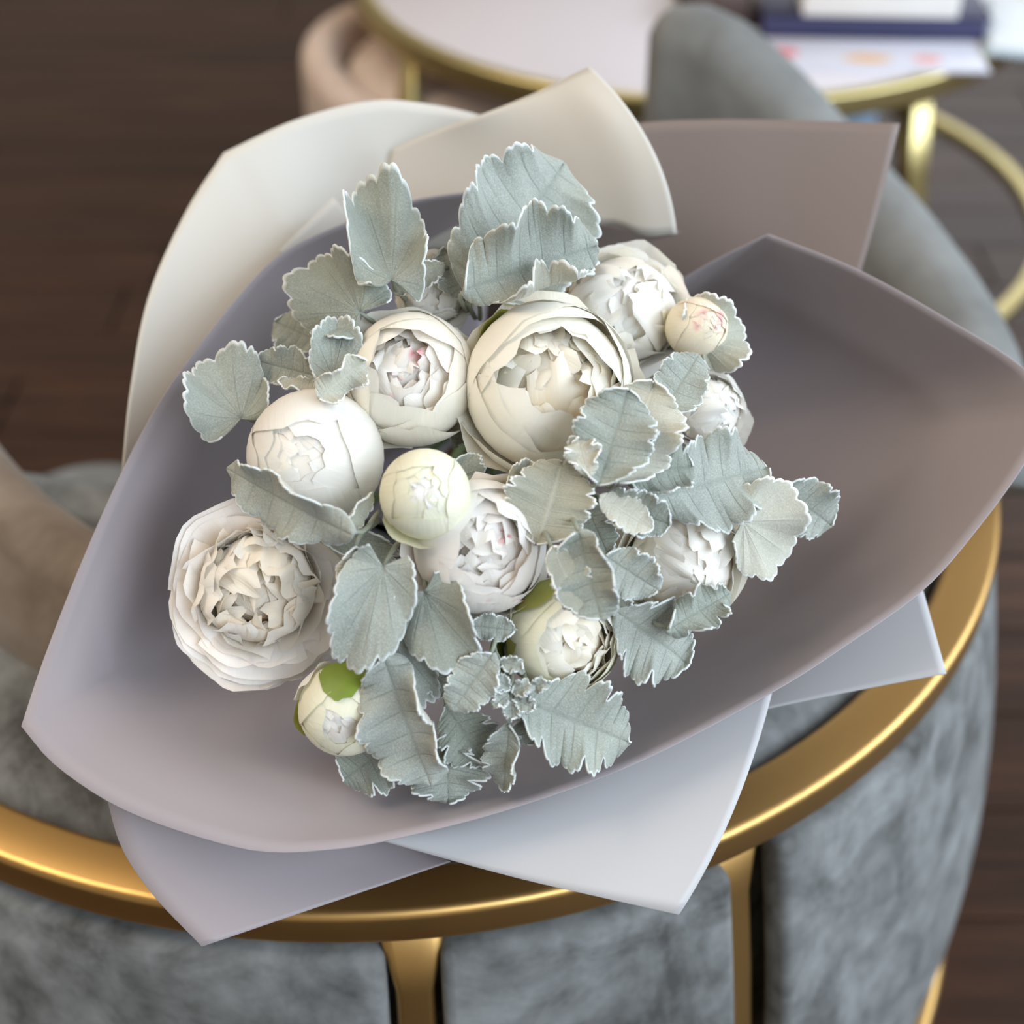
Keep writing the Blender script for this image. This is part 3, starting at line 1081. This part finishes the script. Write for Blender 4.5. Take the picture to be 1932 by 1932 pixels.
# ------------------------------------------------------------------ bouquet: dusty miller leaves
def leaf(label, base, tip, wpx, ob=0., ot=0., roll=0., cl=.35, cr=.35, bend=.15, wave=.05, shape='ovate', under=False, seed=0, petiole=True):
    """base and tip: (x, y); ob, ot: metres behind (+) or before (-) the flower dome; cl, cr: curl of the two halves"""
    rnd = random.Random(seed * 7 + 3)
    B = P(base[0], base[1], dome(*base) + ob)
    T = P(tip[0], tip[1], dome(*tip) + ot)
    d = (dome(*base) + dome(*tip)) / 2
    W = wpx * d * MPX / 2
    Y = T - B
    L = Y.length
    Y.normalize()
    Nn = (CAM - (B + T) / 2)
    Nn = (Nn - Y * Nn.dot(Y)).normalized()
    Nn = Matrix.Rotation(R(roll), 3, Y) @ Nn
    X = Y.cross(Nn).normalized()
    if shape == 'ovate':
        td, tc_, shear, pk, prow = .23, .060, .55, .46, .56
    elif shape == 'round':
        td, tc_, shear, pk, prow = .10, .060, .80, .58, .55
    else:                                   # lacy (and unused by the fan)
        td, tc_, shear, pk, prow = .50, .09, .95, .46, .66
    nL = 5 if shape == 'lacy' else 6
    le = .35 if shape == 'lacy' else .45
    N_, Mc = 121, 15
    W *= 1.22
    cl, cr, wave = cl * 1.9, cr * 1.9, wave * 2.5
    twist = rnd.uniform(-.45, .45)
    ph0, ph1, ph2 = rnd.uniform(0, 6.28), rnd.uniform(0, 6.28), rnd.uniform(0, 6.28)
    nw = rnd.uniform(1.6, 2.6)
    vs_, uvs = [], []
    # fan leaf: rings about the stalk, veins radiating from it
    if shape == 'fan':
        N_, Mc = 12, 141
        W /= 1.22
        fx = W / (L * .80)
        for j in range(N_):
            q_ = (j / (N_ - 1)) ** .8
            for i in range(Mc):
                tn = i / (Mc - 1)
                th = R(-118 + 236 * tn)
                k9 = 8 * tn + .10 * math.sin(9 * tn + ph0)
                lobe = abs(math.sin(PI * k9)) ** .55
                cren = abs(math.sin(PI * 3 * k9)) ** .6
                rr = L * (.58 + .42 * math.cos(th)) * (1 - .10 * (1 - lobe) * q_) * (1 - .055 * (1 - cren) * q_) * (1 + .07 * math.sin(6 * tn + ph1))
                x, y = rr * q_ * math.sin(th) * fx, rr * q_ * math.cos(th)
                a = min(1.3, abs(x) / W)
                c = cl if x < 0 else cr
                z = 0
                if abs(c) > 1e-3:
                    z = (1 - math.cos(a * c)) / c * W
                    x = math.copysign(math.sin(a * c) / c * W, x)
                z += wave * W * q_ ** 2.2 * math.sin(2 * PI * (nw + 1.2) * tn + ph2) * 1.2
                z += .030 * W * q_ * (1 - .55 * q_) * -math.cos(2 * PI * k9)
                z -= bend * L * (y / L) * abs(y / L) * .5
                tw = twist * (y / L - .3)
                vs_.append(X * (x * math.cos(tw) - z * math.sin(tw)) + Y * y + Nn * (x * math.sin(tw) + z * math.cos(tw)))
                uvs.append((.5 + .5 * q_, k9 / 5 + .0))
    # chevron rows: row parameter s on the midrib, side points run forward
    for j in range(N_ if shape != 'fan' else 0):
        s_ = j / (N_ - 1)
        e = s_ ** (math.log(.5) / math.log(pk))
        p0 = W * max(0, math.sin(PI * e)) ** prow
        for i in range(Mc):
            t = -1 + 2 * i / (Mc - 1)
            side = -1 if t < 0 else 1
            a = abs(t)
            sw = s_ + .022 * math.sin(7 * s_ + (ph0 if t < 0 else ph2))
            lobe = abs(math.sin(PI * nL * sw)) ** le
            cren = abs(math.sin(PI * nL * 3 * sw)) ** .6
            pr = (p0 * (1 - td * (1 - lobe)) - W * tc_ * (1 - cren)) * (1 + .06 * math.sin(9 * s_ + ph1 * side))
            pr = max(pr, W * .03)
            c = (cl if t < 0 else cr)
            arcl = a * pr
            cu = c / W
            x = math.sin(arcl * cu) / cu if abs(cu) > 1e-4 else arcl
            z = (1 - math.cos(arcl * cu)) / cu if abs(cu) > 1e-4 else 0
            y = L * s_ * (1 - .06 * shear) + shear * arcl * .42 * (1 - .75 * s_)
            z += wave * W * a ** 2.2 * math.sin(2 * PI * nw * s_ + (ph0 if t < 0 else ph1)) * 1.4
            z += .035 * W * a * (1 - a * .6) * math.cos(2 * PI * nL * s_)          # quilting between the side veins
            z -= bend * L * (y / L) ** 2 * .5
            z -= .03 * W * math.exp(-(a / .10) ** 2)
            tw = twist * (s_ - .3)
            xx = side * x * math.cos(tw) - z * math.sin(tw)
            zz = side * x * math.sin(tw) + z * math.cos(tw)
            vs_.append(X * xx + Y * y + Nn * zz)
            uvs.append(((t + 1) / 2, s_ * nL / 5))
    root = empty('dusty_miller_leaf', B)
    tag(root, label, 'leaf', 'silvery leaves in the bouquet')
    bl = obj('blade', mesh('blade', vs_, grid_faces(Mc, N_), uvs), [UNDER, LEAF] if under else [LEAF, UNDER], root)
    # the outer skin is the front of the grid
    m = solidify(bl, .0009, 0, 1, 1.0)
    if petiole:
        dirn = (TIE - B).normalized()
        q = [Y * (L * .05) + dirn * .0012, dirn * .004, dirn * .015 - Y * .002, dirn * .05]
        obj('petiole', tube_mesh('petiole', catmull(q, 7), [.0008, .0010, .0011, .0012, .0013, .0013, .0013], 7), PETI, root)
    return root


S = 'leaf'
LV = [
    # label, base, tip, width, ob, ot, roll, cl, cr, bend, wave, shape, under
    ('tallest silver leaf, its toothed tip against the ivory corner', (888, 560), (1078, 296), 275, .012, -.004, 8, .5, .3, .1, .05, 'ovate', 0),
    ('broad silver leaf with a curled lower edge in front of the tallest one', (872, 548), (1140, 462), 215, -.008, -.014, 14, .35, 1.9, .1, .08, 'ovate', 0),
    ('cupped silver leaf at the very top left beside the ivory paper', (738, 530), (716, 362), 215, -.006, .004, 0, .8, .4, -.4, .10, 'fan', 0),
    ('wide silver leaf pointing to the upper left below the cupped one', (680, 590), (545, 488), 215, .002, .006, 0, .3, .4, .25, .08, 'fan', 0),
    ('dark shaded leaf deep in the upper left gap', (610, 650), (514, 604), 95, .045, .045, 0, .3, .3, .1, .05, 'ovate', 0),
    ('upright fan shaped leaf left of the crumpled cream peony', (628, 712), (640, 600), 135, .004, .0, 0, .5, .5, -.1, .06, 'fan', 0),
    ('pale curled leaf underside touching the top of the round white bud', (598, 752), (694, 676), 72, -.014, -.010, 20, .6, .9, .1, .12, 'ovate', 1),
    ('small shaded leaf left of the upright fan shaped one', (606, 712), (476, 680), 78, .016, .020, 0, .7, .2, .1, .06, 'ovate', 0),
    ('thin pale leaf edge lying on top of the round white bud', (618, 748), (520, 716), 40, .004, .006, 30, .8, .5, .1, .10, 'ovate', 1),
    ('leftmost silver leaf folded like a funnel', (456, 790), (400, 662), 235, .014, .012, 10, .3, .9, -.3, .08, 'fan', 0),
    ('long pale leaf hanging below the round white bud', (668, 1010), (392, 884), 110, -.030, -.014, -30, .3, .6, .25, .07, 'ovate', 0),
    ('small curled leaf at the lower right of the round white bud', (634, 1008), (706, 928), 46, -.018, -.012, 30, .9, .3, .1, .08, 'ovate', 1),
    ('dark leaf in the gap left of the pale green bud', (630, 1012), (748, 1052), 86, .016, .018, 0, .4, .6, .1, .05, 'fan', 0),
    ('frilly pale leaf touching the right side of the wide open peony', (668, 1030), (652, 1176), 56, -.014, -.018, -25, .5, .3, .2, .12, 'ovate', 1),
    ('large round grey leaf between the wide open peony and the blush peony', (722, 1070), (652, 1262), 190, -.016, -.022, 0, .25, .35, .15, .05, 'fan', 0),
    ('large dark silver leaf below the blush peony', (800, 1118), (870, 1262), 190, -.008, -.016, 10, .5, .2, .25, .07, 'fan', 0),
    ('small silver leaf tip left of the cream and green peony', (885, 1180), (976, 1190), 52, .004, .0, 0, .4, .4, .1, .06, 'ovate', 0),
    ('long bluish leaf drooping beside the lowest bud', (722, 1236), (812, 1498), 160, -.012, -.010, 18, .9, .3, .15, .08, 'ovate', 0),
    ('lowest lacy leaf, its tip on the grey paper', (842, 1380), (846, 1526), 140, .012, .002, 0, .3, .3, .2, .06, 'lacy', 0),
    ('shaded lacy leaf right of the long drooping one', (838, 1330), (922, 1450), 110, .012, .008, 0, .3, .3, .1, .06, 'lacy', 0),
    ('small light blue leaf hanging left of the lacy sprig', (930, 1232), (852, 1344), 84, -.012, -.014, 0, .2, .2, .1, .05, 'ovate', 0),
    ('shaded leaf under the lowest bud, spreading to the lower left', (752, 1392), (640, 1478), 130, .020, .006, 0, .3, .3, .2, .06, 'lacy', 0),
    ('large lacy leaf pointing right at the bottom of the bouquet', (972, 1318), (1208, 1408), 170, -.006, -.008, 0, .25, .25, .15, .05, 'lacy', 0),
    ('narrow lacy leaf hanging straight down at the bottom', (962, 1362), (946, 1504), 86, -.004, -.004, 20, .9, .3, .15, .06, 'lacy', 0),
    ('lacy leaf half hidden behind the large lacy one', (1000, 1330), (1010, 1412), 80, .006, .004, 0, .3, .3, .1, .05, 'lacy', 0),
    ('lobed grey green leaf right of the cream and green peony', (1160, 1152), (1310, 1258), 165, .004, .002, 0, .2, .3, .15, .05, 'lacy', 0),
    ('bluish lobed leaf hanging over the cream and green peony', (1092, 1002), (1134, 1176), 126, -.026, -.030, 16, .8, .3, .2, .07, 'ovate', 0),
    ('pale leaf underside left of the bluish lobed leaf', (1040, 1030), (1104, 1164), 74, -.024, -.026, -20, .3, .5, .1, .04, 'ovate', 1),
    ('pale beige leaf right of the blush peony', (1012, 1030), (1064, 864), 150, -.006, -.012, -6, .3, .3, .1, .05, 'ovate', 1),
    ('small bluish leaf in front of the ruffled cream peony', (1140, 1048), (1246, 1118), 88, -.012, -.016, 0, .3, .3, .15, .05, 'ovate', 0),
    ('dark grey leaf leaning on the right of the largest peony', (1128, 918), (1188, 728), 140, -.024, -.030, 0, .2, .3, .1, .06, 'ovate', 0),
    ('pale leaf standing right behind the dark grey one', (1162, 918), (1236, 714), 160, -.016, -.018, 0, .2, .3, .1, .06, 'ovate', 1),
    ('small pale lobe at the lower right of the largest peony', (1112, 896), (1090, 820), 62, -.026, -.024, 0, .3, .3, .1, .08, 'lacy', 1),
    ('smooth green grey leaf below the pink edged bud', (1240, 792), (1322, 664), 96, .000, -.004, 0, .3, .3, .1, .04, 'ovate', 0),
    ('dark leaf with a curled lower edge in the right centre', (1180, 896), (1314, 880), 124, -.014, -.016, 8, .3, 1.1, .1, .06, 'ovate', 0),
    ('large silver leaf pointing right above the ruffled cream peony', (1238, 940), (1462, 876), 172, -.006, -.008, 0, .3, .3, .15, .06, 'ovate', 0),
    ('folded dark leaf left above the ruffled cream peony', (1136, 946), (1270, 994), 92, -.016, -.020, 10, .3, .9, .1, .04, 'ovate', 0),
    ('pale triangular leaf underside right of the beige leaf', (1130, 938), (1236, 1002), 62, -.018, -.022, -20, .2, .3, .05, .03, 'ovate', 1),
    ('broad pale leaf at the far right', (1400, 985), (1512, 1010), 235, -.004, -.008, 0, .12, .15, .1, .04, 'fan', 1),
    ('rightmost silver leaf behind the broad pale one', (1470, 918), (1574, 996), 112, .010, .006, 0, .3, .3, .1, .05, 'ovate', 0),
    ('frilly bluish leaf below the ruffled cream peony', (1256, 1190), (1388, 1112), 84, -.010, -.008, 0, .5, .5, .1, .12, 'lacy', 0),
    ('pale fan shaped leaf behind the pink edged bud', (1318, 640), (1398, 590), 200, .016, .004, 0, .2, .2, .1, .10, 'fan', 1),
    ('small pale leaf under the cupped top left leaf', (836, 498), (742, 552), 50, .008, .008, 0, .4, .4, .1, .08, 'ovate', 1),
    ('bluish folded leaf half behind the broad curled leaf', (900, 562), (834, 462), 100, .016, .018, 0, .3, .3, .1, .06, 'lacy', 0),
    ('dark leaf in the gap between the pale green bud and the largest peony', (850, 905), (918, 868), 80, .030, .020, 0, .3, .3, .1, .06, 'fan', 0),
    ('shaded leaf behind the crumpled cream peony and the largest one', (905, 640), (862, 850), 90, .045, .050, 0, .3, .3, .1, .06, 'ovate', 0),
    ('pale leaf half tucked under the right edge of the blush peony', (980, 930), (1000, 862), 70, .004, .000, 0, .3, .3, .1, .06, 'fan', 1),
    ('silver leaf spreading below the pale triangular one', (1120, 1060), (1180, 1160), 90, .000, .002, 0, .3, .4, .2, .08, 'ovate', 0),
    ('grey leaf with a scalloped edge below the large round grey one', (742, 1200), (812, 1330), 130, -.002, .002, 0, .4, .3, .2, .08, 'fan', 0),
    ('shaded leaf behind the large dark silver leaf', (790, 1240), (870, 1300), 90, .010, .010, 0, .3, .3, .1, .06, 'ovate', 0),
    ('shaded leaf deep between the beige leaf and the dark leaves', (1100, 940), (1152, 1060), 70, .020, .020, 0, .3, .3, .1, .06, 'lacy', 0),
]
for k, a in enumerate(LV):
    leaf(*a[:12], under=bool(a[12]), seed=k)
# tiny young leaves of the lacy sprig
TINY = ['upper left', 'lower left', 'straight hanging', 'upper right', 'lower right', 'highest', 'rightmost']
for k, (b_, t_, w_) in enumerate((((962, 1300), (924, 1272), 34), ((958, 1310), (930, 1332), 34), ((965, 1318), (966, 1362), 36), ((966, 1306), (1004, 1290), 36), ((970, 1318), (1012, 1340), 36), ((940, 1246), (992, 1262), 34), ((1000, 1300), (1036, 1284), 30))):
    leaf(TINY[k] + ' tiny leaf of the lacy sprig below the cream and green peony', b_, t_, w_, -.010, -.014, 0, .5, .5, .2, .1, 'lacy', seed=100 + k)
